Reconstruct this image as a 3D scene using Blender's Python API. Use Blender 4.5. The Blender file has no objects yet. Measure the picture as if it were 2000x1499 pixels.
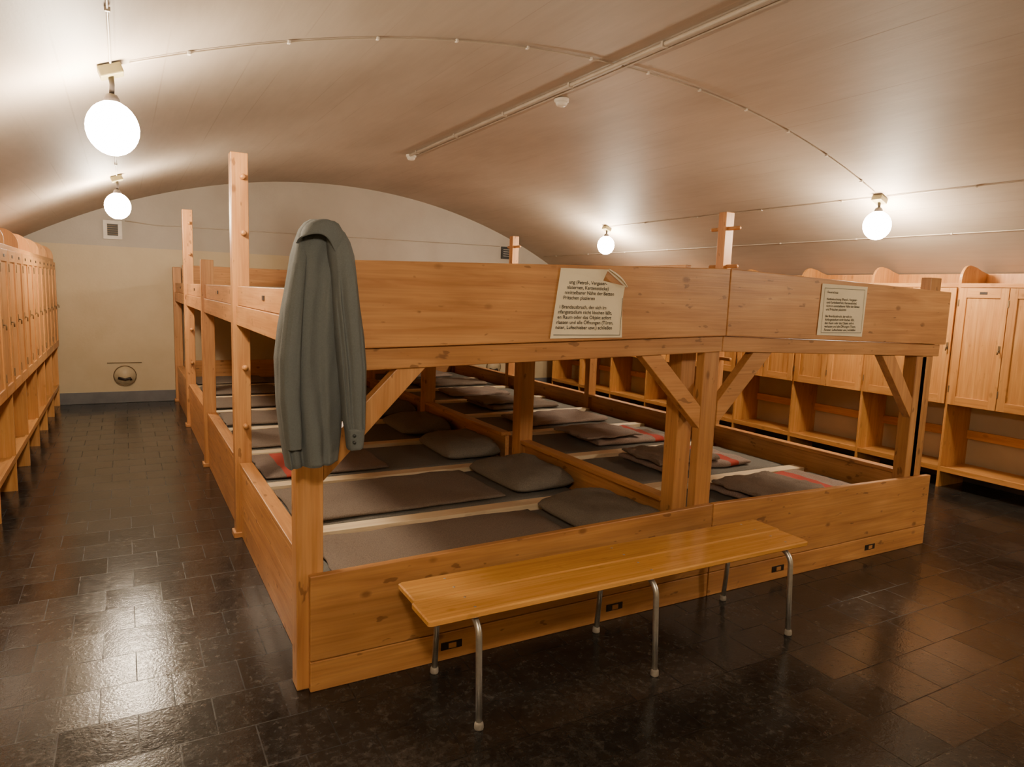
import bpy, bmesh, random
from math import *
from mathutils import Vector, Matrix, noise
random.seed(7)
D=bpy.data; COL=bpy.context.scene.collection
ZOOM=None
# ------------------------------------------------------------ materials
def newmat(name):
    m=D.materials.new(name);m.use_nodes=True
    nt=m.node_tree;b=nt.nodes['Principled BSDF'];return m,nt,b
def N(nt,t,**k):
    n=nt.nodes.new(t)
    for a,v in k.items(): setattr(n,a,v)
    return n
def ramp(nt,fac,stops):
    r=N(nt,'ShaderNodeValToRGB');e=r.color_ramp.elements
    while len(e)<len(stops): e.new(.5)
    for i,(p,c) in enumerate(stops): e[i].position=p;e[i].color=(*c,1)
    nt.links.new(fac,r.inputs[0]);return r
def math(nt,op,a,b=None,c=None):
    n=N(nt,'ShaderNodeMath',operation=op)
    for i,v in enumerate((a,b,c)):
        if v is None: continue
        if isinstance(v,(int,float)): n.inputs[i].default_value=v
        else: nt.links.new(v,n.inputs[i])
    return n.outputs[0]
def mix(nt,f,a,b,mode='MIX'):
    n=N(nt,'ShaderNodeMix',data_type='RGBA',blend_type=mode)
    for i,v in ((0,f),(6,a),(7,b)):
        if isinstance(v,(int,float)): n.inputs[i].default_value=v
        elif isinstance(v,tuple): n.inputs[i].default_value=(*v,1)
        else: nt.links.new(v,n.inputs[i])
    return n.outputs[2]
def coords(nt,scale=(1,1,1),rnd=True):
    tc=N(nt,'ShaderNodeTexCoord')
    v=tc.outputs['Object']
    if rnd:
        oi=N(nt,'ShaderNodeObjectInfo')
        m=math(nt,'MULTIPLY',oi.outputs['Random'],37.0)
        a=N(nt,'ShaderNodeVectorMath',operation='ADD');nt.links.new(v,a.inputs[0]);nt.links.new(m,a.inputs[1]);v=a.outputs[0]
    mp=N(nt,'ShaderNodeMapping');mp.inputs['Scale'].default_value=scale
    nt.links.new(v,mp.inputs['Vector']);return mp.outputs[0]
def noi(nt,v,s,d=3,r=.5,dist=0):
    n=N(nt,'ShaderNodeTexNoise');n.inputs['Scale'].default_value=s;n.inputs['Detail'].default_value=d
    n.inputs['Roughness'].default_value=r;n.inputs['Distortion'].default_value=dist
    nt.links.new(v,n.inputs['Vector']);return n.outputs[0]
def bump(nt,b,h,st,dist=.01):
    n=N(nt,'ShaderNodeBump');n.inputs['Strength'].default_value=st;n.inputs['Distance'].default_value=dist
    nt.links.new(h,n.inputs['Height']);nt.links.new(n.outputs[0],b.inputs['Normal'])
def wood(name,axis,lo,mid,hi,rough=.42,knot=1.0,wear=1.0):
    m,nt,b=newmat(name)
    s=[12,12,12];s[axis]=.8
    v=coords(nt,tuple(s))
    g=noi(nt,v,2.0,3,.6,.8)
    s2=[120,120,120];s2[axis]=2.2
    g2=noi(nt,coords(nt,tuple(s2)),1.0,1,.5)
    r=ramp(nt,g,[(.22,lo),(.5,mid),(.78,hi)])
    c=mix(nt,.22,r.outputs[0],ramp(nt,g2,[(.3,(.50,.42,.34)),(.65,(1.12,1.1,1.06))]).outputs[0],'MULTIPLY')
    s3=[7.0,7.0,7.0];s3[axis]=4.2
    vo=N(nt,'ShaderNodeTexVoronoi');vo.inputs['Scale'].default_value=1.0
    nt.links.new(coords(nt,tuple(s3)),vo.inputs['Vector'])
    k=ramp(nt,vo.outputs['Distance'],[(.06,(1,1,1)),(.13,(0,0,0))])
    kk=math(nt,'MULTIPLY',k.outputs[0],.65*knot)
    c=mix(nt,kk,c,tuple(x*q for x,q in zip(lo,(.36,.30,.26))))
    s4=[22,22,22];s4[axis]=9
    sc=noi(nt,coords(nt,tuple(s4)),1.0,2,.6)
    c=mix(nt,math(nt,'MULTIPLY',ramp(nt,sc,[(.665,(0,0,0)),(.70,(1,1,1))]).outputs[0],.65*wear),c,tuple(x*q for x,q in zip(lo,(.4,.38,.4))))
    tone=noi(nt,coords(nt,(1,1,1)),1.8,2,.6)
    c=mix(nt,.55*wear,c,ramp(nt,tone,[(.3,(.62,.57,.52)),(.65,(1.1,1.1,1.1))]).outputs[0],'MULTIPLY')
    oi=N(nt,'ShaderNodeObjectInfo')
    br=math(nt,'MULTIPLY_ADD',oi.outputs['Random'],.22,.89)
    hs=N(nt,'ShaderNodeHueSaturation');nt.links.new(c,hs.inputs['Color']);nt.links.new(br,hs.inputs['Value'])
    nt.links.new(hs.outputs[0],b.inputs['Base Color'])
    b.inputs['Roughness'].default_value=rough
    bump(nt,b,g2,.10,.004)
    return m
def woodset(pre,*a,**k): return [wood(pre+'_grain_'+'xyz'[i],i,*a,**k) for i in range(3)]
BED=woodset('bed_pine',(.39,.165,.053),(.53,.255,.087),(.63,.33,.124))
LOCK=woodset('locker_pine',(.46,.195,.050),(.60,.285,.084),(.68,.365,.125),rough=.38,knot=.6,wear=.4)
BENCH=woodset('bench_varnished',(.54,.245,.058),(.66,.33,.088),(.72,.39,.115),rough=.22,knot=.5,wear=.3)
SLAT=woodset('slat_bare_pine',(.68,.50,.30),(.80,.65,.43),(.84,.71,.50),rough=.6,knot=.4,wear=.3)
def simple(name,col,rough=.5,metal=0,ns=None,amt=.3,bmp=0,scale=(1,1,1)):
    m,nt,b=newmat(name);b.inputs['Roughness'].default_value=rough;b.inputs['Metallic'].default_value=metal
    n=noi(nt,coords(nt,scale),ns or 8,3,.6)
    r=ramp(nt,n,[(.3,tuple(x*(1-amt) for x in col)),(.7,tuple(min(1,x*(1+amt*.5)) for x in col))])
    nt.links.new(r.outputs[0],b.inputs['Base Color'])
    if bmp: bump(nt,b,n,bmp,.01)
    return m
STEEL=simple('galvanized_steel',(.60,.58,.54),.35,.85,40,.15)
BRASS=simple('worn_brass',(.22,.15,.08),.5,.6,30,.2)
DARKM=simple('dark_metal',(.05,.04,.035),.5,.6,20)
RUB=simple('grey_rubber',(.30,.27,.23),.7)
WHITEP=simple('white_enamel',(.75,.70,.62),.45,0,10,.1)
BLACKP=simple('black_plastic',(.02,.02,.02),.5)
BOXM=simple('junction_box_grey',(.20,.17,.07),.5,0,10,.3)
MATT=simple('mattress_grey_cloth',(.165,.155,.135),.95,0,180,.3,.4)
MATL=simple('mattress_light_cloth',(.36,.34,.31),.95,0,180,.3,.3)
PILL=simple('pillow_grey_cloth',(.185,.165,.135),.95,0,150,.3,.4)
JACK=simple('jacket_slate_cloth',(.108,.119,.116),.9,0,220,.12,.15)
JBTN=simple('jacket_button',(.03,.035,.035),.4)
PAPER=simple('cream_paper',(.86,.75,.54),.8,0,5,.08)
PAPERD=simple('paper_back',(.84,.73,.54),.85,0,5,.1)
INK=simple('black_ink',(.02,.016,.014),.8)
def blanketmat(name,base,x0,x1,red=(.42,.055,.035)):
    m,nt,b=newmat(name)
    n=noi(nt,coords(nt,(1,1,1)),160,2,.6)
    c=ramp(nt,n,[(.3,tuple(x*.7 for x in base)),(.7,tuple(x*1.15 for x in base))]).outputs[0]
    tc=N(nt,'ShaderNodeTexCoord');sx=N(nt,'ShaderNodeSeparateXYZ');nt.links.new(tc.outputs['Object'],sx.inputs[0])
    f=math(nt,'MULTIPLY',math(nt,'GREATER_THAN',sx.outputs[0],x0),math(nt,'LESS_THAN',sx.outputs[0],x1))
    c=mix(nt,f,c,red)
    nt.links.new(c,b.inputs['Base Color']);b.inputs['Roughness'].default_value=.97
    bump(nt,b,n,.4,.01);return m
BL1=blanketmat('blanket_brown_grey_plain',(.20,.155,.12),9,10)
BL2=blanketmat('blanket_pinkish_grey_red_band',(.30,.225,.19),.20,.30)
BL3=blanketmat('blanket_brown_grey_red_edge',(.20,.15,.12),-.29,-.20)
BL4=blanketmat('blanket_pinkish_grey_plain',(.27,.205,.17),9,10)
def ceilmat():
    m,nt,b=newmat('painted_concrete_vault')
    tc=N(nt,'ShaderNodeTexCoord');sx=N(nt,'ShaderNodeSeparateXYZ');nt.links.new(tc.outputs['Object'],sx.inputs[0])
    fx=math(nt,'FRACT',math(nt,'MULTIPLY',sx.outputs[0],1/.21))
    ln=math(nt,'LESS_THAN',fx,.035)
    brk=noi(nt,coords(nt,(6,.5,1),False),1.0,2,.6)
    lnf=math(nt,'MULTIPLY',ln,ramp(nt,brk,[(.45,(0,0,0)),(.6,(1,1,1))]).outputs[0])
    n1=noi(nt,coords(nt,(1,.35,1),False),1.2,4,.6)
    n2=noi(nt,coords(nt,(14,1.5,3),False),1.6,3,.6)
    n3=noi(nt,coords(nt,(1,1,1),False),30,3,.6)
    c=ramp(nt,n1,[(.3,(.36,.298,.235)),(.7,(.48,.41,.335))]).outputs[0]
    c=mix(nt,.25,c,ramp(nt,n2,[(.3,(.82,.80,.78)),(.7,(1.1,1.1,1.1))]).outputs[0],'MULTIPLY')
    c=mix(nt,math(nt,'MULTIPLY',lnf,.30),c,(.22,.16,.11))
    nt.links.new(c,b.inputs['Base Color']);b.inputs['Roughness'].default_value=.62
    b.inputs['Specular IOR Level'].default_value=.4
    h=math(nt,'ADD',math(nt,'MULTIPLY',lnf,-.7),math(nt,'ADD',math(nt,'MULTIPLY',n2,.25),math(nt,'MULTIPLY',n3,.15)))
    bump(nt,b,h,.3,.01);return m
def wallmat():
    m,nt,b=newmat('two_tone_painted_wall')
    g=N(nt,'ShaderNodeNewGeometry');sx=N(nt,'ShaderNodeSeparateXYZ');nt.links.new(g.outputs['Position'],sx.inputs[0])
    f=math(nt,'GREATER_THAN',sx.outputs[2],2.03)
    n1=noi(nt,g.outputs['Position'],1.4,4,.65);n3=noi(nt,g.outputs['Position'],35,2,.6)
    lo=ramp(nt,n1,[(.3,(.47,.375,.23)),(.7,(.56,.46,.30))]).outputs[0]
    hi=ramp(nt,n1,[(.3,(.37,.325,.27)),(.7,(.43,.385,.325))]).outputs[0]
    nt.links.new(mix(nt,f,lo,hi),b.inputs['Base Color']);b.inputs['Roughness'].default_value=.5
    bump(nt,b,n3,.12,.01);return m
def floormat():
    m,nt,b=newmat('dark_polished_floor_tiles')
    g=N(nt,'ShaderNodeNewGeometry');sx=N(nt,'ShaderNodeSeparateXYZ');nt.links.new(g.outputs['Position'],sx.inputs[0])
    s=.25
    yy=math(nt,'DIVIDE',sx.outputs[1],s);row=math(nt,'FLOOR',yy)
    xx=math(nt,'ADD',math(nt,'DIVIDE',sx.outputs[0],s),math(nt,'MULTIPLY',math(nt,'MODULO',math(nt,'ABSOLUTE',row),2.0),.5))
    col=math(nt,'FLOOR',xx)
    cb=N(nt,'ShaderNodeCombineXYZ');nt.links.new(row,cb.inputs[0]);nt.links.new(col,cb.inputs[1])
    wn=N(nt,'ShaderNodeTexWhiteNoise');nt.links.new(cb.outputs[0],wn.inputs['Vector'])
    fx=math(nt,'FRACT',xx);fy=math(nt,'FRACT',yy)
    ex=math(nt,'MINIMUM',fx,math(nt,'SUBTRACT',1.0,fx));ey=math(nt,'MINIMUM',fy,math(nt,'SUBTRACT',1.0,fy))
    n2=noi(nt,g.outputs['Position'],2.6,4,.65)
    gr0=math(nt,'LESS_THAN',math(nt,'MINIMUM',ex,ey),.0095)
    gr=math(nt,'MULTIPLY',gr0,ramp(nt,noi(nt,g.outputs['Position'],5,2,.6),[(.35,(.25,.25,.25)),(.6,(1,1,1))]).outputs[0])
    n1=noi(nt,g.outputs['Position'],30,4,.78,.4);n4=noi(nt,g.outputs['Position'],90,2,.6)
    c=ramp(nt,n1,[(.38,(.012,.011,.010)),(.55,(.024,.022,.020)),(.68,(.055,.050,.044)),(.8,(.12,.108,.092))]).outputs[0]
    c=mix(nt,.9,c,ramp(nt,n2,[(.3,(.5,.5,.5)),(.5,(.95,.95,.95)),(.72,(1.9,1.86,1.8))]).outputs[0],'MULTIPLY')
    t=math(nt,'MULTIPLY_ADD',wn.outputs['Value'],.16,.92)
    hs=N(nt,'ShaderNodeHueSaturation');nt.links.new(c,hs.inputs['Color']);nt.links.new(t,hs.inputs['Value'])
    nt.links.new(mix(nt,gr,hs.outputs[0],(.007,.006,.005)),b.inputs['Base Color'])
    nt.links.new(math(nt,'ADD',math(nt,'ADD',math(nt,'MULTIPLY_ADD',n1,.22,.045),math(nt,'MULTIPLY',gr,.3)),math(nt,'MULTIPLY',wn.outputs['Value'],.04)),b.inputs['Roughness'])
    b.inputs['Specular IOR Level'].default_value=.38
    v=N(nt,'ShaderNodeVectorMath',operation='SUBTRACT');nt.links.new(wn.outputs['Color'],v.inputs[0]);v.inputs[1].default_value=(.5,.5,.5)
    v2=N(nt,'ShaderNodeVectorMath',operation='MULTIPLY');nt.links.new(v.outputs[0],v2.inputs[0]);v2.inputs[1].default_value=(.034,.034,0)
    bp=N(nt,'ShaderNodeBump');bp.inputs['Strength'].default_value=.07;bp.inputs['Distance'].default_value=.01
    nt.links.new(math(nt,'SUBTRACT',math(nt,'ADD',n4,n1),math(nt,'MULTIPLY',gr,2.0)),bp.inputs['Height'])
    v3=N(nt,'ShaderNodeVectorMath',operation='ADD');nt.links.new(bp.outputs[0],v3.inputs[0]);nt.links.new(v2.outputs[0],v3.inputs[1])
    v4=N(nt,'ShaderNodeVectorMath',operation='NORMALIZE');nt.links.new(v3.outputs[0],v4.inputs[0])
    nt.links.new(v4.outputs[0],b.inputs['Normal']);return m
CEIL=ceilmat();WALL=wallmat();FLOOR=floormat()
BASEB=simple('baseboard_blue_grey',(.13,.13,.135),.5,0,6,.2)
LAMP=275
def globemat():
    m,nt,b=newmat('glowing_opal_glass')
    b.inputs['Base Color'].default_value=(.9,.85,.75,1);b.inputs['Emission Color'].default_value=(1,.82,.60,1)
    b.inputs['Emission Strength'].default_value=LAMP
    return m
GLOBE=globemat()
simpleC=simple('painted_conduit',(.46,.39,.31),.5,0,10,.1)
# ------------------------------------------------------------ object helpers
WL={}
def put(name,data,loc,parent=None):
    o=D.objects.new(name,data);COL.objects.link(o);loc=Vector(loc);WL[o]=loc
    if parent is not None: o.parent=parent;o.location=loc-WL[parent]
    else: o.location=loc
    return o
def tag(o,label,cat,group=None):
    o['label']=label;o['category']=cat
    if group:o['group']=group
    return o
def empty(name,loc,label,cat,group=None):
    e=put(name,None,loc);e.empty_display_size=.1;return tag(e,label,cat,group)
def mesh(name,V,F,mats,loc=(0,0,0),parent=None,smooth=False,mi=None):
    me=D.meshes.new(name);l=Vector(loc)
    me.from_pydata([Vector(v)-l for v in V],[],F)
    for m in (mats if isinstance(mats,list) else [mats]): me.materials.append(m)
    if mi:
        for p,i in zip(me.polygons,mi): p.material_index=i
    if smooth:
        for p in me.polygons:p.use_smooth=True
    bm=bmesh.new();bm.from_mesh(me);bmesh.ops.recalc_face_normals(bm,faces=bm.faces);bm.to_mesh(me);bm.free()
    return put(name,me,loc,parent)
HF=[(0,3,2,1),(4,5,6,7),(0,1,5,4),(1,2,6,5),(2,3,7,6),(3,0,4,7)]
def hexes(name,hs,mats,parent=None,bev=.003,loc=None):
    bm=bmesh.new();allv=[Vector(v) for h in hs for v in h]
    if loc is None:
        mn=[min(v[i] for v in allv) for i in range(3)];mx=[max(v[i] for v in allv) for i in range(3)]
        loc=((mn[0]+mx[0])/2,(mn[1]+mx[1])/2,(mn[2]+mx[2])/2)
    l=Vector(loc)
    for h in hs:
        h=[Vector(v) for v in h]
        ext=[max(v[i] for v in h)-min(v[i] for v in h) for i in range(3)]
        ax=ext.index(max(ext)) if isinstance(mats,list) else 0
        b2=bmesh.new();vs=[b2.verts.new(v-l) for v in h]
        for f in HF: b2.faces.new([vs[i] for i in f])
        bmesh.ops.recalc_face_normals(b2,faces=b2.faces)
        if bev: bmesh.ops.bevel(b2,geom=b2.edges[:],offset=min(bev,min(ext)*.25),segments=2,affect='EDGES',profile=.5)
        for f in b2.faces:f.material_index=ax
        t=D.meshes.new('t');b2.to_mesh(t);b2.free();bm.from_mesh(t);D.meshes.remove(t)
    me=D.meshes.new(name);bm.to_mesh(me);bm.free()
    for m in (mats if isinstance(mats,list) else [mats]): me.materials.append(m)
    return put(name,me,loc,parent)
def hx(x0,x1,y0,y1,z0,z1):
    return [(x0,y0,z0),(x1,y0,z0),(x1,y1,z0),(x0,y1,z0),(x0,y0,z1),(x1,y0,z1),(x1,y1,z1),(x0,y1,z1)]
def box(name,x0,x1,y0,y1,z0,z1,mats,parent=None,bev=.003):
    return hexes(name,[hx(x0,x1,y0,y1,z0,z1)],mats,parent,bev)
def tube(name,pts,r,mat,parent=None,seg=10,loc=None):
    pts=[Vector(p) for p in pts];V=[];F=[]
    rs=r if isinstance(r,list) else [r]*len(pts)
    up=None
    for i,p in enumerate(pts):
        d=(pts[min(i+1,len(pts)-1)]-pts[max(i-1,0)]).normalized()
        if up is None: up=d.orthogonal().normalized()
        a=(up-d*up.dot(d)).normalized();up=a;b=d.cross(a)
        for k in range(seg):
            t=2*pi*k/seg;V.append(p+(a*cos(t)+b*sin(t))*rs[i])
    for i in range(len(pts)-1):
        for k in range(seg):
            F.append((i*seg+k,i*seg+(k+1)%seg,(i+1)*seg+(k+1)%seg,(i+1)*seg+k))
    F.append(tuple(range(seg))[::-1]);F.append(tuple((len(pts)-1)*seg+k for k in range(seg)))
    return mesh(name,V,F,mat,loc or pts[0],parent,True)
def lathe(name,prof,c,mat,parent=None,seg=28):
    V=[];F=[]
    for r,z in prof:
        for k in range(seg):
            t=2*pi*k/seg;V.append((c[0]+r*cos(t),c[1]+r*sin(t),c[2]+z))
    for i in range(len(prof)-1):
        for k in range(seg): F.append((i*seg+k,i*seg+(k+1)%seg,(i+1)*seg+(k+1)%seg,(i+1)*seg+k))
    F.append(tuple(range(seg))[::-1]);F.append(tuple((len(prof)-1)*seg+k for k in range(seg)))
    return mesh(name,V,F,mat,c,parent,True)
def slab(name,cx,cy,z0,lx,ly,th,mat,parent=None,n=8,nx=28,ny=20,pm=.5,wob=.0,ns=4,seed=0,pillow=False,rot=0,edge=0,wedge=0):
    V=[];F=[];W=nx+1
    def idx(s,i,j): return s*(nx+1)*(ny+1)+j*W+i
    for s in (0,1):
        for j in range(ny+1):
            for i in range(nx+1):
                u=-cos(pi*i/nx);v=-cos(pi*j/ny)
                p=max(0,(1-abs(u)**n)*(1-abs(v)**n))**pm
                x=u*lx/2;y=v*ly/2
                if edge:
                    x+=edge*noise.noise((v*3+seed,seed*2.1,u*.5))*abs(u);y+=edge*noise.noise((u*3+seed,7+seed,v*.5))*abs(v)
                if pillow:
                    x*=1-.05*abs(v)**6;y*=1-.04*abs(u)**6
                nn=wob*(noise.noise((x*ns+seed,y*ns,seed*.7))+.5*noise.noise((x*ns*3+seed,y*ns*3,seed)))
                if pillow:
                    z=th*(.38+.62*p)+nn*p if s else th*(.38-.38*p)
                else:
                    z=th*(.5+.5*p)+nn*p if s else th*(.5-.5*p)
                V.append((x,y,z*(1+wedge*u)+z0))
    for j in range(ny):
        for i in range(nx):
            a,b,c,d=idx(1,i,j),idx(1,i+1,j),idx(1,i+1,j+1),idx(1,i,j+1);F.append((a,b,c,d))
            a,b,c,d=idx(0,i,j),idx(0,i+1,j),idx(0,i+1,j+1),idx(0,i,j+1);F.append((d,c,b,a))
    R=Matrix.Rotation(rot,3,'Z')
    V=[R@Vector((v[0],v[1],0))+Vector((cx,cy,v[2])) for v in V]
    me=D.meshes.new(name);l=Vector((cx,cy,z0));me.from_pydata([v-l for v in V],[],F);me.materials.append(mat)
    bm=bmesh.new();bm.from_mesh(me);bmesh.ops.remove_doubles(bm,verts=bm.verts,dist=.0004);bmesh.ops.recalc_face_normals(bm,faces=bm.faces);bm.to_mesh(me);bm.free()
    for p in me.polygons:p.use_smooth=True
    return put(name,me,l,parent)
# ------------------------------------------------------------ room
XC,ZA,RV=2.767,3.093,7.671
def arcz(x): return ZA-RV+sqrt(RV*RV-(x-XC)**2)
XW0,XW1,YB,YN=-1.32,6.86,10.40,-2.6
def struct(o): o['kind']='structure';return o
struct(mesh('floor',[(XW0,YN,0),(XW1,YN,0),(XW1,YB,0),(XW0,YB,0)],[(0,1,2,3)],FLOOR))
na=48;xs=[XW0+(XW1-XW0)*i/na for i in range(na+1)]
V=[];F=[]
for x in xs: V+= [(x,YN,arcz(x)),(x,YB,arcz(x))]
for i in range(na): F.append((2*i,2*i+1,2*i+3,2*i+2))
struct(mesh('ceiling',V,F,CEIL,smooth=True))
for nm,y in (('wall_far',YB),('wall_near',YN)):
    V=[(XW0,y,0),(XW1,y,0)]+[(x,y,arcz(x)) for x in xs[::-1]]
    struct(mesh(nm,V,[tuple(range(len(V)))],WALL))
for nm,x in (('wall_left',XW0),('wall_right',XW1)):
    z=arcz(x);struct(mesh(nm,[(x,YN,0),(x,YB,0),(x,YB,z),(x,YN,z)],[(0,1,2,3)],WALL))
struct(box('baseboard_far',XW0+.01,XW1-.01,YB-.015,YB-.001,0.001,.15,BASEB))
struct(box('baseboard_right',XW1-.015,XW1-.001,YN+.01,YB-.02,0.001,.15,BASEB))
struct(box('baseboard_left',XW0+.001,XW0+.015,YN+.01,YB-.02,0.001,.15,BASEB))
# ------------------------------------------------------------ bunk beds
YF=2.616
XL,XM,XR=.587,2.735,4.746
bayY=[2.66,4.59,6.52,8.45,10.36]
bedL=empty('bunk_bed',(XL,YF,0),'two-tier pine bunk platform with tall peg posts along the aisle','bunk bed','pine bunk platforms')
bedR=empty('bunk_bed',(XM+.01,YF,0),'two-tier pine bunk platform carrying a small flat printed notice','bunk bed','pine bunk platforms')
def tilted(x0,x1,y0,y1,zb0,zt0,zb1,zt1):
    return [(x0,y0,zb0),(x1,y0,zb1),(x1,y1,zb1),(x0,y1,zb0),(x0,y0,zt0),(x1,y0,zt1),(x1,y1,zt1),(x0,y1,zt0)]
def fboard(name,h,parent): return hexes(name,[h],BED,parent,.004)
fboard('front_board',tilted(.60,XM-.004,YF,YF+.032,.13,.482,.135,.52),bedL)
fboard('front_board',tilted(.60,XM-.004,YF+.001,YF+.032,.0,.126,.0,.131),bedL)
fboard('front_board',tilted(XM+.002,XR,YF,YF+.032,.135,.52,.135,.482),bedR)
fboard('front_board',tilted(XM+.002,XR,YF+.001,YF+.032,.0,.131,.0,.131),bedR)
fboard('guard_board',tilted(.60,XM-.003,YF,YF+.03,1.366,1.702,1.423,1.769),bedL)
fboard('guard_board',tilted(XM+.002,XR,YF,YF+.03,1.423,1.769,1.368,1.712),bedR)
fboard('beam',tilted(.66,XM,YF+.022,YF+.10,1.278,1.364,1.338,1.421),bedL)
fboard('beam',tilted(XM+.003,4.72,YF+.022,YF+.10,1.338,1.421,1.288,1.366),bedR)
for x,p in ((1.21,bedL),(2.10,bedL),(3.29,bedR),(4.15,bedR)):
    box('hand_slot',x-.05,x+.05,YF-.002,YF+.004,.048,.083,DARKM,p,.001)
    box('slot_tongue',x-.015,x+.022,YF-.004,YF+.003,.053,.076,BED,p,.001)
def lathe_y(name,x,y,z,parent,r=.017,h=.17):
    return tube(name,[(x,y-h,z),(x,y-h+.008,z),(x,y+h-.008,z),(x,y+h,z)],[r*.7,r,r,r*.7],BED[1],parent,12,(x,y,z))
def post(x0,x1,y0,y1,z1,parent,pegs=()):
    p=box('post',x0,x1,y0,y1,0,z1,BED,parent,.005)
    for z in pegs: lathe_y('ladder_peg',(x0+x1)/2+(.015 if x0<2 else 0),(y0+y1)/2,z,p,h=.085 if x0<2 else .17)
    return p
post(.555,.66,YF+.034,YF+.12,1.69,bedL)
post(2.625,XM,YF+.034,YF+.09,1.34,bedL)
post(2.625,XM-.005,YF+.20,YF+.30,1.42,bedL)
post(4.50,4.61,YF+.034,YF+.12,1.29,bedR)
post(4.56,4.68,YF+.034,YF+.10,1.80,bedR)
PZ=(2.24,1.91,1.09,.72)
for i,(y,z) in enumerate(zip(bayY[1:],(2.383,1.80,2.383,1.80))):
    ye=min(y+.05,YB-.03)
    tall=z>2
    post(XL-.005,XL+.095,ye-.09,ye,z,bedL,PZ if tall else ())
    post(XR-.095,XR+.005,ye-.09,ye,z,bedR,PZ if tall else ())
    post(2.62,2.735,ye-.12,ye,1.42,bedL)
    box('foot_block',XL-.02,XL+.11,ye-.10,ye+.01,0,.035,BED,bedL,.004)
def brace(x0,x1,zt,xb0,zb0,zb1,parent):
    y0,y1=YF+.036,YF+.09
    lo=(x0,zt) if abs(x0-xb0)>abs(x1-xb0) else (x1,zt)
    hi=(x1,zt) if lo[0]==x0 else (x0,zt)
    q=[(xb0,zb0),lo,hi,(xb0,zb1)]
    return hexes('brace',[[(q[0][0],y0,q[0][1]),(q[1][0],y0,q[1][1]),(q[1][0],y1,q[1][1]),(q[0][0],y1,q[0][1]),(q[3][0],y0,q[3][1]),(q[2][0],y0,q[2][1]),(q[2][0],y1,q[2][1]),(q[3][0],y1,q[3][1])]],BED,parent,.003)
brace(.97,1.09,1.30,.66,.85,.985,bedL)
brace(2.20,2.33,1.33,2.625,.93,1.05,bedL)
brace(2.99,3.14,1.335,2.745,.94,1.07,bedR)
brace(4.13,4.26,1.30,4.50,.88,1.01,bedR)
DK=.20
for i in range(4):
    y0=bayY[i]+(.06 if i else .09);y1=bayY[i+1]-.045
    if i==3:y1=YB-.12
    box('side_board',XL+.028,XL+.052,y0,y1,.0,.148,BED,bedL)
    box('side_board',XL+.024,XL+.050,y0,y1,.153,.300,BED,bedL)
    box('side_board',XL+.022,XL+.050,y0,y1,.304,.455,BED,bedL)
    box('ledge',XL+.020,XL+.098,y0,y1,.458,.485,BED,bedL)
    box('side_board',XR-.055,XR-.025,y0,y1,.0,.455,BED,bedR)
    box('ledge',XR-.096,XR-.020,y0,y1,.458,.485,BED,bedR)
    box('bed_board',XL+.024,XL+.048,y0,y1,1.475,1.59,BED,bedL)
    box('bed_board',XR-.048,XR-.024,y0,y1,1.475,1.59,BED,bedR)
    box('number_plate',XL+.020,XL+.0245,(y0+y1)/2-.03,(y0+y1)/2+.03,1.525,1.55,DARKM,bedL,.001)
    box('partition_board',2.655,2.69,y0+.16,y1-.05,DK,.465,BED,bedL)
    box('partition_ledge',2.615,2.70,y0+.16,y1-.05,.468,.495,BED,bedL)
    box('partition_board',2.78,2.81,y0+.16,y1-.05,DK,.43,BED,bedR)
    box('partition_board',2.66,2.70,y0+.12,y1,1.50,1.79,BED,bedL)
    box('side_rail',XL+.012,XL+.075,y0,y1,1.355,1.472,BED,bedL)
    box('side_rail',XR-.075,XR-.012,y0,y1,1.355,1.472,BED,bedR)
for a,b,p in ((XL+.11,2.615,bedL),(2.74,XR-.11,bedR)):
    box('end_board',a,b,YB-.08,YB-.05,.0,.55,BED,p)
    box('end_board',a,b,YB-.08,YB-.05,1.48,1.83,BED,p)
for a,b,p in ((XL+.055,2.65,bedL),(2.82,XR-.058,bedR)):
    box('deck',a,b,YF+.10,YB-.09,DK-.04,DK,BED,p)
    box('deck',a+.04,b-.04,YF+.13,YB-.09,1.43,1.465,BED,p)
    for k in range(1,4):
        box('cross_beam',a+.04,b-.04,bayY[k]-.05,bayY[k]+.03,1.35,1.425,BED,p)
box('deck',2.66,2.82,YF+.32,YB-.13,1.43,1.465,BED,bedL)
MY=[2.70+.9625*k for k in range(8)]
MT=DK+.001
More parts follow.
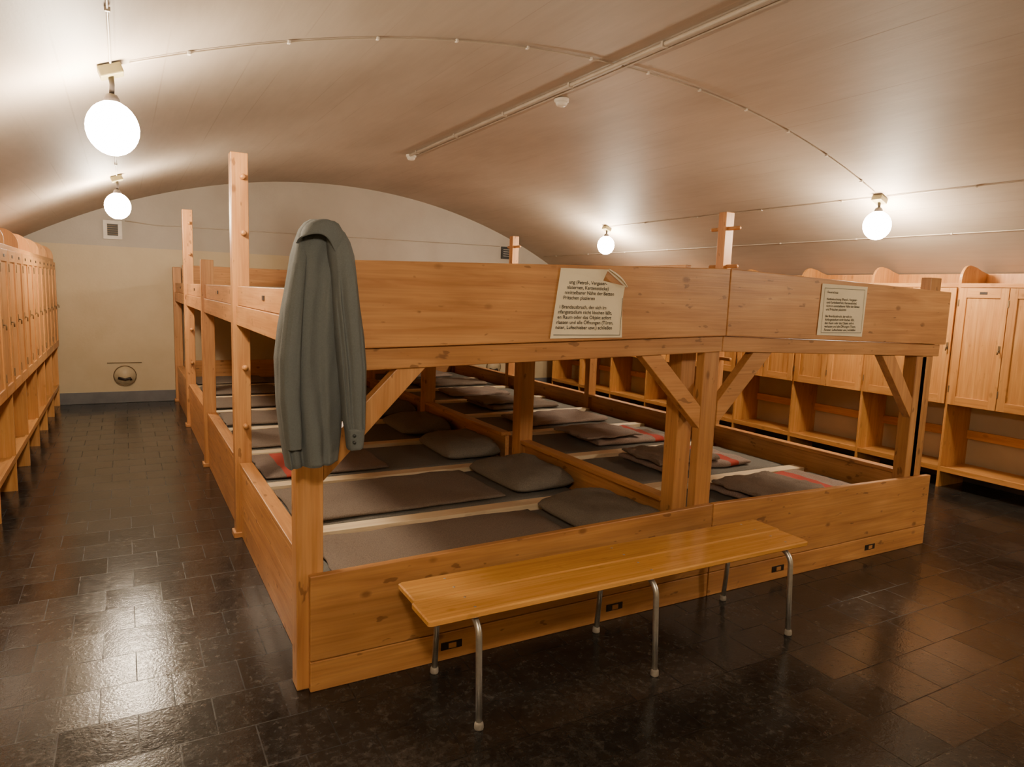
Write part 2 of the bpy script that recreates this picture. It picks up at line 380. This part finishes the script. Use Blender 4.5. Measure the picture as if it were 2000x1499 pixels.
for k,y in enumerate(MY):
    y1=y+.77;cy=y+.385
    for side,(a,b) in enumerate(((.70,2.61),(2.86,4.63))):
        cx=(a+b)/2
        m=slab('mattress',cx,cy,MT,b-a,.76,.122,MATT,n=30,pm=.25,wob=.004,ns=5,seed=k+side*9)
        tag(m,'thin dark grey mattress on the lower bunk','mattress','lower bunk mattresses')
        if y1+.14<YB-.1:
            box('slat',a,b-.01,y1+.040,y1+.145,DK,.334,SLAT,bedL if side==0 else bedR)
    m=slab('mattress',1.62,cy+.04,1.466,1.84,.84,.115,MATL,n=18,pm=.35,wob=.006,ns=5,seed=k+30)
    tag(m,'pale grey mattress on the upper bunk','mattress','upper bunk mattresses')
    TP=MT+.125
    p=slab('pillow',2.345+.015*sin(k*2),cy,TP,.46,.70,.120,PILL,n=6,pm=.5,wob=.020,ns=6,seed=k*3.3,pillow=True,rot=.05*sin(k*1.7+.5),wedge=.15)
    tag(p,'plump dark grey pillow at the head of a mattress','pillow','pillows on the lower bunk')
    L=1.28 if k in(0,1,4) else .85
    b=slab('blanket',.78+L/2,cy-.01,TP+.002,L,.68,.026,BL3 if k==2 else BL1,n=16,pm=.3,wob=.012,ns=6,seed=k*5+2,edge=.014,rot=.02*sin(k))
    tag(b,'flat folded brown-grey wool blanket'+(' with red band' if k==2 else ' lying on a mattress'),'blanket','folded wool blankets')
    wx=.98-.10*(k%3)
    b=slab('blanket',3.92-.05*(k%2),cy,TP+.002,wx,.62-.05*(k%2),.045,BL2 if k in(0,1,2) else (BL4 if k%2 else BL1),n=16,pm=.3,wob=.016,ns=8,seed=k*7+1,edge=.03,rot=.06*sin(k*2.1+1))
    tag(b,'folded pinkish-grey wool blanket'+(' with red band' if k in(0,1,2) else ''),'blanket','folded wool blankets')
    if k in (0,1,2,4):
        b=slab('blanket',3.70,cy-.02,TP+.064,.60,.50,.026,BL1 if k!=2 else BL4,n=20,pm=.3,wob=.018,ns=10,seed=k*11+4,edge=.05,rot=.08*sin(k*3+1))
        tag(b,'rumpled brown-grey wool blanket folded on another blanket','blanket','folded wool blankets')
# ------------------------------------------------------------ bench
bn=empty('bench',(1.92,2.33,0),'varnished two-plank wooden bench with tubular steel legs','bench')
def plank(x0,x1,y0,y1):
    z0,z1=.425,.45;r=.012;P=[]
    for cx,cy,a0 in ((x1-r,y1-r,0),(x0+r,y1-r,90),(x0+r,y0+r,180),(x1-r,y0+r,270)):
        for k in range(5):
            a=radians(a0+k*22.5);P.append((cx+r*cos(a),cy+r*sin(a)))
    n=len(P);c=((x0+x1)/2,(y0+y1)/2)
    def sh(p,e): 
        return (p[0]-e*(1 if p[0]>c[0] else -1),p[1]-e*(1 if p[1]>c[1] else -1))
    V=[(*sh(p,.004),z0) for p in P]+[(*p,z0+.004) for p in P]+[(*p,z1-.005) for p in P]+[(*sh(p,.005),z1) for p in P]
    F=[tuple(range(n))[::-1],tuple(3*n+i for i in range(n))]
    for l in range(3):
        for i in range(n): F.append((l*n+i,l*n+(i+1)%n,(l+1)*n+(i+1)%n,(l+1)*n+i))
    return mesh('seat_plank',V,F,BENCH[0],((x0+x1)/2,(y0+y1)/2,.44),bn)
plank(.90,2.90,2.14,2.314);plank(.915,2.915,2.322,2.50)
for x in (1.10,1.94,2.78):
    pts=[(x,2.12,.0)]
    pts+=[(x,2.132,.2),(x,2.14,.34)]
    for k in range(1,7):
        a=radians(15*k);pts.append((x,2.14+.065*(1-cos(a)),.345+.065*sin(a)))
    for k in range(0,7):
        a=radians(90-15*k);pts.append((x,2.455+.065*cos(a),.345+.065*sin(a)))
    pts+=[(x,2.53,.2),(x,2.545,.0)]
    lf=tube('leg',pts,.0125,STEEL,bn,12)
    for y in (2.12,2.545):
        lathe('foot_cap',[(.017,0),(.018,.004),(.017,.022),(.0135,.028)],(x,y,0),RUB,lf,14)
    box('mounting_plate',x-.02,x+.02,2.18,2.46,.418,.4255,STEEL,bn,.001)
    for y in (2.18,2.27,2.37,2.46):
        lathe('screw',[(.0055,0),(.0055,.0008),(.003,.0015)],(x,y,.4495),STEEL,bn,10)
# ------------------------------------------------------------ lockers
def locker(s,xf,y0,zl,grp):
    W=.82;dp=.40;e=empty('locker',(xf+s*dp/2,y0+W/2,0),'pine wardrobe locker with two panelled doors and open niche below','locker',grp)
    def X(a,b):
        a,b=xf+s*a,xf+s*b;return (min(a,b),max(a,b))
    hs=[]
    def bx(a,b,ya,yb,z0,z1): x0,x1=X(a,b);hs.append(hx(x0,x1,ya,yb,z0,z1))
    t=.011
    bx(.02,dp,y0+t,y0+W-t,zl-.02,zl)
    bx(.0,.022,y0+t,y0+W-t,zl-.035,zl+.012)
    bx(.02,dp,y0+t,y0+W-t,.755,.775)
    bx(.0,.022,y0+t,y0+W-t,1.795,1.83)
    bx(.02,dp,y0+t,y0+W-t,1.81,1.83)
    bx(dp-.012,dp,y0+t,y0+W-t,.775,1.93)
    bx(.022,.04,y0+W/2-.02,y0+W/2+.02,.775,1.81)
    bx(dp-.025,dp,y0+t,y0+W-t,.42,.50)
    hexes('body',hs,LOCK,e,.002)
    P=[(.0,.0),(.0,1.83)]
    for k in range(0,9):
        a=radians(180-k*11.25);P.append((.12+.12*cos(a)+.0,1.86+.13*sin(a)))
    P+=[(.22,1.975),(.30,1.95),(dp-.01,1.93),(dp,1.92),(dp,.0)]
    for ya in (y0,y0+W-t):
        V=[(xf+s*a,ya,z) for a,z in P]+[(xf+s*a,ya+t,z) for a,z in P];n=len(P)
        F=[tuple(range(n)),tuple(range(n,2*n))[::-1]]+[(i,(i+1)%n,n+(i+1)%n,n+i) for i in range(n)]
        mesh('divider',V,F,LOCK[2],(xf+s*dp/2,ya,.9),e)
    for j in range(2):
        ya=y0+t+.002+j*(W/2-t);yb=ya+W/2-t-.006;z0,z1=.762,1.79;fr=.062
        hs=[];bx(-.02,.0,ya,ya+fr,z0,z1);bx(-.02,.0,yb-fr,yb,z0,z1)
        bx(-.02,.0,ya+fr,yb-fr,z0,z0+.075);bx(-.02,.0,ya+fr,yb-fr,z1-.085,z1)
        bx(-.010,-.002,ya+fr-.004,yb-fr+.004,z0+.07,z1-.08)
        d=hexes('door',hs,LOCK,e,.002)
        yh=ya+.025 if s>0 else yb-.025
        x0,x1=X(-.023,-.02);box('lock_plate',x0,x1,yh-.009,yh+.009,1.25,1.31,BRASS,d,.001)
        tube('handle',[(xf-s*.023,yh,1.27),(xf-s*.038,yh,1.27),(xf-s*.040,yh+.0,1.262),(xf-s*.040,yh,1.235)],.005,BRASS,d,8)
        x0,x1=X(-.0225,-.02);box('name_plate',x0,x1,(ya+yb)/2-.03,(ya+yb)/2+.03,1.735,1.757,DARKM,d,.0005)
        for zz in (.9,1.66):
            yq=yb if s>0 else ya
            x0,x1=X(-.024,-.012);box('hinge',x0,x1,yq-.005,yq+.005,zz-.03,zz+.03,BRASS,d,.001)
    return e
def dup(e,dy):
    c=e.copy();COL.objects.link(c);c.location.y+=dy
    def rec(src,dst):
        for ch in src.children:
            k=ch.copy();COL.objects.link(k);k.parent=dst;rec(ch,k)
    rec(e,c);return c
a=locker(1,6.41,1.83,.18,'lockers along the long walls')
for k in range(1,10): dup(a,.82*k)
b=locker(-1,-.739,4.60,.26,'lockers along the long walls')
for k in range(1,7): dup(b,.82*k)
# ------------------------------------------------------------ lamps
def lamp(x,y,label):
    zc=arcz(x);zg=2.29;e=empty('ceiling_lamp',(x,y,zc),label,'lamp','opal globe lamps')
    ang=asin((x-XC)/RV)
    mb=box('mount_box',x-.05,x+.05,y-.045,y+.045,zc-.055,zc-.008,BOXM,e,.006);mb.rotation_euler=(0,ang,0)
    tube('stem',[(x,y,zc-.05),(x+.004,y,zc-.09),(x,y,zg+.13)],[.013,.011,.011],DARKM,e,10)
    lathe('socket_cap',[(.012,.150),(.024,.145),(.032,.13),(.036,.112),(.038,.10)],(x,y,zg),DARKM,e,20)
    pr=[(.036,.113)]
    for k in range(1,13):
        a=pi*(.12+.88*k/12);pr.append((max(.001,.110*sin(a)),.120*cos(a)-.002))
    lathe('globe',pr,(x,y,zg),GLOBE,e,20)
YL=(3.788,7.63,-.05)
lamp(-.017,YL[0],'glowing white opal globe lamp hanging close from the vault')
lamp(-.017,YL[1],'glowing white opal globe lamp above the aisle near the end wall')
lamp(5.639,YL[0],'glowing white opal globe lamp above the wardrobe lockers')
lamp(5.639,YL[1],'glowing white opal globe lamp on the vault beyond the bunks')
lamp(-.017,YL[2],'glowing white opal globe lamp near the entrance')
lamp(5.639,YL[2],'glowing white opal globe lamp near the entrance')
# ------------------------------------------------------------ conduits
def arcpipe(y,xa,xb):
    n=40;P=[(xa+(xb-xa)*i/n,y,arcz(xa+(xb-xa)*i/n)-.010) for i in range(n+1)]
    c=tube('cable_conduit',P,.0045,simpleC,None,8);tag(c,'thin painted cable conduit running across the vault','cable')
    x=xa+.25
    while x<xb-.1:
        z=arcz(x);box('clip',x-.007,x+.007,y-.012,y+.012,z-.019,z-.003,WHITEP,c,.002);x+=.46
arcpipe(YL[0]+.0,.06,5.56)
def ypipe(x,y0,y1,r=.0045,step=.9,lab='thin painted cable running along the vault'):
    z=arcz(x)-.010
    c=tube('cable_conduit',[(x,y0+(y1-y0)*i/6,z) for i in range(7)],r,simpleC,None,8);tag(c,lab,'cable')
    y=y0+.3
    while y<y1-.1: box('clip',x-.010,x+.010,y-.008,y+.008,z-.008,z+.007,simpleC,c,.002);y+=step
for xx in (-.017,5.639):
    ypipe(xx,YL[0]+.06,YL[1]-.06);ypipe(xx,0.02,YL[0]-.06)
ypipe(6.25,.5,10.2)
tr=tube('pipe',[(2.80,y,arcz(2.8)-.020) for y in (-1.5,1,3,5,7.45)],.015,simpleC,None,10);tag(tr,'thick painted pipe along the crown of the vault','pipe')
tr2=tube('pipe',[(2.875,y,arcz(2.86)-.014) for y in (-1.5,1,3,5,7.45)],.007,simpleC,None,10);tag(tr2,'thin pipe beside the thick one on the vault crown','pipe')
for i in range(9):
    y=-.6+i*.98;box('clip',2.778,2.822,y-.010,y+.010,3.054,3.088,simpleC,tr,.003)
for y in (4.66,7.5):
    x=2.96 if y<5 else 2.83
    z=arcz(2.9);e=empty('smoke_detector',(x,y,z),'small round white smoke detector on the vault','smoke detector','smoke detectors')
    lathe('base',[(.055,-.005),(.057,-.012),(.055,-.03)],(x,y,z),WHITEP,e)
    lathe('sensor_head',[(.045,-.03),(.045,-.045),(.035,-.06),(.015,-.066)],(x,y,z),WHITEP,e)
def vent(x,z,w,h,m1,m2,lab,nk,f=.03):
    e=empty('air_vent',(x,YB,z),lab,'vent','end wall vents');y=YB-.002
    hs=[hx(x-w/2,x+w/2,y-.03,y,z-h/2,z-h/2+f),hx(x-w/2,x+w/2,y-.03,y,z+h/2-f,z+h/2),hx(x-w/2,x-w/2+f,y-.03,y,z-h/2+f,z+h/2-f),hx(x+w/2-f,x+w/2,y-.03,y,z-h/2+f,z+h/2-f)]
    hexes('frame',hs,m1,e,.002)
    box('backing',x-w/2+f,x+w/2-f,y-.006,y-.001,z-h/2+f,z+h/2-f,BLACKP,e,0)
    hs=[]
    for k in range(nk):
        zz=z-h/2+f+.018+k*(h-2*f-.036)/(nk-1);hs.append(hx(x-w/2+f,x+w/2-f,y-.022,y-.008,zz-.003,zz+.003))
    hexes('grille',hs,m2,e,.001)
vent(-.09,2.235,.21,.235,WHITEP,BRASS,'white framed slatted air vent on the end wall',5,.045)
vent(5.64,2.28,.21,.20,BLACKP,WHITEP,'black framed slatted air vent on the end wall',4)
for x in (-.01,5.46):
    e=empty('wall_outlet',(x,YB,.36),'round wall outlet with a coiled dark cable','wall outlet','wall outlets')
    ring=[(x+.13*cos(t),YB-.02,.36+.13*sin(t)) for t in [2*pi*i/32 for i in range(33)]]
    tube('ring',ring,.005,BRASS,e,8)
    tube('cover_plate',[(x,YB-.001,.36),(x,YB-.012,.36)],.125,WALL,e,32)
    tube('cable',[(x-.08,YB-.02,.33),(x,YB-.028,.31),(x+.06,YB-.03,.325),(x+.07,YB-.03,.30)],.016,DARKM,e,8)
    tube('bracket_bar',[(x-.2,YB-.012,.53),(x+.2,YB-.012,.53)],.003,BRASS,e,6)
c=tube('cable_conduit',[(0.05,YB-.012,2.36),(.4,YB-.012,2.33),(5.5,YB-.012,2.38)],.006,simpleC,None,6);tag(c,'thin cable running across the end wall','cable')
# ------------------------------------------------------------ notices
def textmesh(s,size,x,z,y,parent,off=0.0,name='lettering',curl=None):
    cu=D.curves.new('t','FONT');cu.body=s;cu.size=size;cu.offset=off;cu.space_line=1.12
    o=D.objects.new('t',cu);COL.objects.link(o)
    bpy.context.view_layer.update()
    me=D.meshes.new_from_object(o.evaluated_get(bpy.context.evaluated_depsgraph_get()));D.objects.remove(o)
    for v in me.vertices:
        px,pz=x+v.co.x,z+v.co.y
        v.co=(px-x,(curl(px,pz) if curl else 0),pz-z)
    me.materials.clear();me.materials.append(INK);me.name=name
    return put(name,me,(x,y,z),parent)
def notice(cn,curl,label):
    (xa,za),(xb,zb),(xc,zc),(xd,zd)=cn
    e=empty('notice',((xa+xb)/2,YF-.004,za),label,'notice','printed notices')
    nx,nz=24,18;V=[];F=[]
    for j in range(nz+1):
        for i in range(nx+1):
            u,v=i/nx,j/nz
            x=(xa*(1-u)+xb*u)*(1-v)+(xd*(1-u)+xc*u)*v;z=(za*(1-u)+zb*u)*(1-v)+(zd*(1-u)+zc*u)*v
            V.append((x,YF-.004+curl(x,z),z))
    for j in range(nz):
        for i in range(nx): a=j*(nx+1)+i;F.append((a,a+1,a+nx+2,a+nx+1))
    mesh('sheet',V,F,PAPER,((xa+xb)/2,YF-.004,za),e,True)
    return e
def p1c(x,z): 
    d=max(0,(x-1.90)/.15+(z-1.60)/.12-.35)
    return -.035*min(d,2)**2*.6-.001-.0035*sin((x-1.63)*7.2)
e1=notice([(1.65,1.41),(2.05,1.415),(2.035,1.655),(1.69,1.715)],p1c,'large printed cream fire notice with a curling corner')
Vx=[];Fx=[];n=14
for j in range(7):
    for i in range(n+1):
        u=i/n;w=j/6
        x0=1.69+.23*u;z0=1.715-.06*(x0-1.69)/.345
        x1=1.69+.245*u;z1=1.722+.004*u
        x=x0*(1-w)+x1*w;z=z0*(1-w)+z1*w
        Vx.append((x,YF-.0045+p1c(x,z),z))
for j in range(6):
    for i in range(n): a=j*(n+1)+i;Fx.append((a,a+1,a+n+2,a+n+1))
mesh('sheet_top',Vx,Fx,PAPER,(1.8,YF-.004,1.7),e1,True)
Vx=[];Fx=[]
A=Vector((1.93,0,1.722));B=Vector((2.042,0,1.648))
for i in range(13):
    t=i/12;p=A.lerp(B,t);p.y=YF-.0045+p1c(p.x,p.z)
    rr=.006+.009*sin(pi*min(1,.1+t*.9))
    for j in range(10):
        a=j/9*3.0
        nrm=Vector((.55,0,.83))
        Vx.append(p+nrm*(rr*sin(a))+Vector((0,-1,0))*(rr*(1-cos(a))))
for i in range(12):
    for j in range(9): a=i*10+j;Fx.append((a,a+1,a+11,a+10))
mesh('curled_corner',Vx,Fx,PAPERD,(1.98,YF-.01,1.69),e1,True)
yt=YF-.0062
T1=[('ung (Petrol-, Vergaser-',1.735,1.655),('nlaternen, Kerzenstöcke)',1.725,1.632),('nmittelbarer Nähe der Betten',1.715,1.609),('Pritschen plazieren',1.708,1.586),
('i Brandausbruch, der sich im',1.69,1.545),('nfangsstadium nicht löschen läßt,',1.685,1.522),('en Raum oder das Objekt sofort',1.682,1.499),('rlassen und alle Öffnungen (Türen,',1.678,1.476),('nster, Luftschieber usw.) schließen',1.674,1.453)]
for s,x,z in T1: textmesh(s,.0224,x,z,yt,e1,.00035,curl=p1c)
def bar(x0,x1,z0,z1,e,cv): 
    n=16;V=[];F=[]
    for i in range(n+1):
        x=x0+(x1-x0)*i/n;V+=[(x,yt+cv(x,z0),z0),(x,yt+cv(x,z1),z1)]
    for i in range(n): F.append((2*i,2*i+2,2*i+3,2*i+1))
    mesh('printed_border',V,F,INK,(x0,yt,z0),e)
bar(1.665,2.035,1.425,1.4275,e1,p1c)
bar(2.033,2.0355,1.425,1.60,e1,p1c)
c2=lambda x,z:-.003*sin((x-3.4)*7)
e2=notice([(3.44,1.43),(3.85,1.42),(3.86,1.715),(3.45,1.72)],c2,'printed cream fire notice pinned flat on the board')
T2=['Feuerschutz','','Notbeleuchtung (Petrol-, Vergaser-','und Karbidlaternen, Kerzenstöcke)','nicht in unmittelbarer Nähe der Betten','und Pritschen plazieren','','Bei Brandausbruch, der sich im','Anfangsstadium nicht löschen läßt,','den Raum oder das Objekt sofort','verlassen und alle Öffnungen (Türen,','Fenster, Luftschieber usw.) schließen']
for i,s in enumerate(T2):
    if s: textmesh(s,.0190,3.495,1.668-i*.0195,yt,e2,.0003,curl=c2)
for q in ((3.47,3.835,1.695,1.697),(3.47,3.835,1.442,1.444),(3.47,3.472,1.442,1.697),(3.833,3.835,1.442,1.697)): bar(*q,e2,c2)
# ------------------------------------------------------------ jacket
JY=2.49
def P2(px,py,y=JY):
    x=.47+(px-535)*.00194;z=1.36-(py-690)*.0019
    k=y/2.616
    return x*k,1.6+(z-1.6)*k
jk=empty('jacket',(.6,JY,P2(600,910)[1]),'dark slate-grey work jacket hanging from the bunk corner post','jacket')
def loft(name,rows,mat,parent,fold,seed,nseg=120,fr=1.3,creases=(),hem=0):
    fine=[]
    for a,b in zip(rows[:-1],rows[1:]):
        for k in range(8):
            t=k/8;fine.append([a[i]*(1-t)+b[i]*t for i in range(5)])
    fine.append(list(rows[-1]))
    V=[];F=[];n=nseg;m=len(fine)
    for ri,(py,l,r,yc,hd) in enumerate(fine):
        xl,z=P2(l,py,yc);xr,_=P2(r,py,yc);cx=(xl+xr)/2;hw=(xr-xl)/2
        grow=min(1,.25+ri/50)
        for k in range(n):
            t=2*pi*k/n;c,s=cos(t),sin(t)
            f1=noise.noise((c*fr+seed,s*fr,z*.9+seed))*fold*1.5*grow
            f2=noise.noise((c*fr*2.2+seed*2,s*fr*2.2,z*2.4))*fold*.45*grow
            f3=noise.noise((c*2.2+z*5+seed,z*8-c*3,s+seed))*fold*.22
            cr=0
            for (ta,wd,dp,p0) in creases:
                g=min(1,max(0,(py-p0)/60))
                dt=(t-ta-.12*sin(z*4+ta)+pi)%(2*pi)-pi
                cr-=dp*g*exp(-(dt/wd)**2)
            e=.72
            cc=(abs(c)**e)*(1 if c>0 else -1);ss=(abs(s)**e)*(1 if s>0 else -1)
            w=1+f1+f2+f3+cr
            hz=hem*(cc*.6+.5*noise.noise((c*2+seed,s*2,3)))*max(0,(ri-(m-10))/9)
            V.append((cx+cc*hw,yc+ss*hd*w,z+hz))
    for i in range(m-1):
        for k in range(n): F.append((i*n+k,i*n+(k+1)%n,(i+1)*n+(k+1)%n,(i+1)*n+k))
    F.append(tuple(range(n)))
    return mesh(name,V,F,mat,(V[0][0],JY,V[0][2]),parent,True)
body=[(436,602,648,2.58,.040),(441,594,655,2.575,.058),(455,584,663,2.565,.072),(480,575,668,2.555,.078),(505,568,668,2.54,.074),(530,564,668,2.52,.074),(560,559,668,2.51,.078),(640,544,667,2.50,.080),(700,537,666,2.50,.082),(790,540,664,2.50,.084),(850,546,661,2.50,.084),(885,551,657,2.50,.084),(907,555,654,2.50,.085),(912,556,652,2.50,.080)]
loft('body_panel',body,JACK,jk,.34,1.0,creases=((4.30,.09,.36,500),(4.85,.10,.26,470),(3.75,.12,.24,560)),hem=.012)
slv=[(446,634,656,2.50,.022),(456,632,668,2.480,.036),(474,634,678,2.462,.045),(500,638,686,2.445,.050),(540,643,691,2.43,.053),(600,647,698,2.415,.055),(660,652,707,2.405,.056),(720,658,712,2.40,.054),(780,664,712,2.40,.050),(830,668,711,2.40,.046),(850,672,711,2.40,.044)]
loft('sleeve',slv,JACK,jk,.34,4.0,nseg=80,fr=1.0,creases=((4.45,.16,.30,520),(5.2,.10,.24,600),(3.9,.1,.2,560)))
cuff=[(846,673,708,2.40,.043),(849,672,709,2.40,.046),(868,674,708,2.40,.044),(886,676,706,2.40,.043),(889,677,705,2.40,.040)]
loft('cuff',cuff,JACK,jk,.10,4.0,nseg=60,fr=1.0,hem=.006)
slv2=[(470,580,600,2.53,.03),(520,570,596,2.49,.04),(600,556,590,2.46,.045),(700,545,585,2.45,.045),(780,545,583,2.45,.042),(850,552,586,2.45,.04),(880,556,586,2.45,.036)]
loft('sleeve',slv2,JACK,jk,.25,7.0,nseg=56,fr=1.0)
V=[];F=[]
Lc=[(588,464),(594,449),(604,440),(618,434),(636,431),(652,435),(664,451),(674,471),(681,488),(685,501)]
Wd=[.035,.046,.052,.054,.054,.056,.062,.066,.050,.006]
for i,(px,py) in enumerate(Lc):
    t=i/(len(Lc)-1)
    yf=2.505-.055*sin(pi*min(1,t*1.1))-.065*t
    x,z=P2(px,py,yf);w=Wd[i]
    V+= [(x,yf+.07,z-.02),(x,yf+.025,z+.004),(x-.004,yf-.004,z),(x-.012-.014*t,yf-.020,z-w*.55),(x-.022-.022*t,yf-.024,z-w),(x-.020-.022*t,yf-.014,z-w*.98)]
n=6
for i in range(len(Lc)-1):
    for k in range(n-1): F.append((i*n+k,i*n+k+1,(i+1)*n+k+1,(i+1)*n+k))
col=mesh('collar',V,F,JACK,(V[0][0],2.47,V[0][2]),jk,True)
sb=col.modifiers.new('b','SUBSURF');sb.levels=2;sb.render_levels=2
so=col.modifiers.new('s','SOLIDIFY');so.thickness=.004
for py in (862,876):
    x,z=P2(688,py,2.37);tube('button',[(x,2.363,z),(x,2.352,z)],.0055,JBTN,jk,12)
# ------------------------------------------------------------ camera
R=Matrix(((0.8738,-0.4851,0.0348),(0.0319,0.1284,0.9912),(0.4853,0.865,-0.1277)))
r=Vector(R[0]).normalized();f=Vector(R[2]).normalized();r=(r-f*r.dot(f)).normalized();u=r.cross(f)
M=Matrix(((r.x,u.x,-f.x,0),(r.y,u.y,-f.y,0),(r.z,u.z,-f.z,1.6),(0,0,0,1)))
cd=D.cameras.new('camera');cam=D.objects.new('camera',cd);COL.objects.link(cam);cam.matrix_world=M
cd.sensor_width=36;cd.sensor_fit='HORIZONTAL';cd.lens=1356.53/2000*36;cd.clip_start=.05;cd.clip_end=100
if ZOOM:
    cx,cy,s=ZOOM;cd.lens*=s;cd.shift_x=(cx-1000)/2000*s;cd.shift_y=(750-cy)/2000*s
bpy.context.scene.camera=cam
w=D.worlds.new('world');bpy.context.scene.world=w;w.use_nodes=True
w.node_tree.nodes['Background'].inputs[0].default_value=(.02,.016,.012,1)
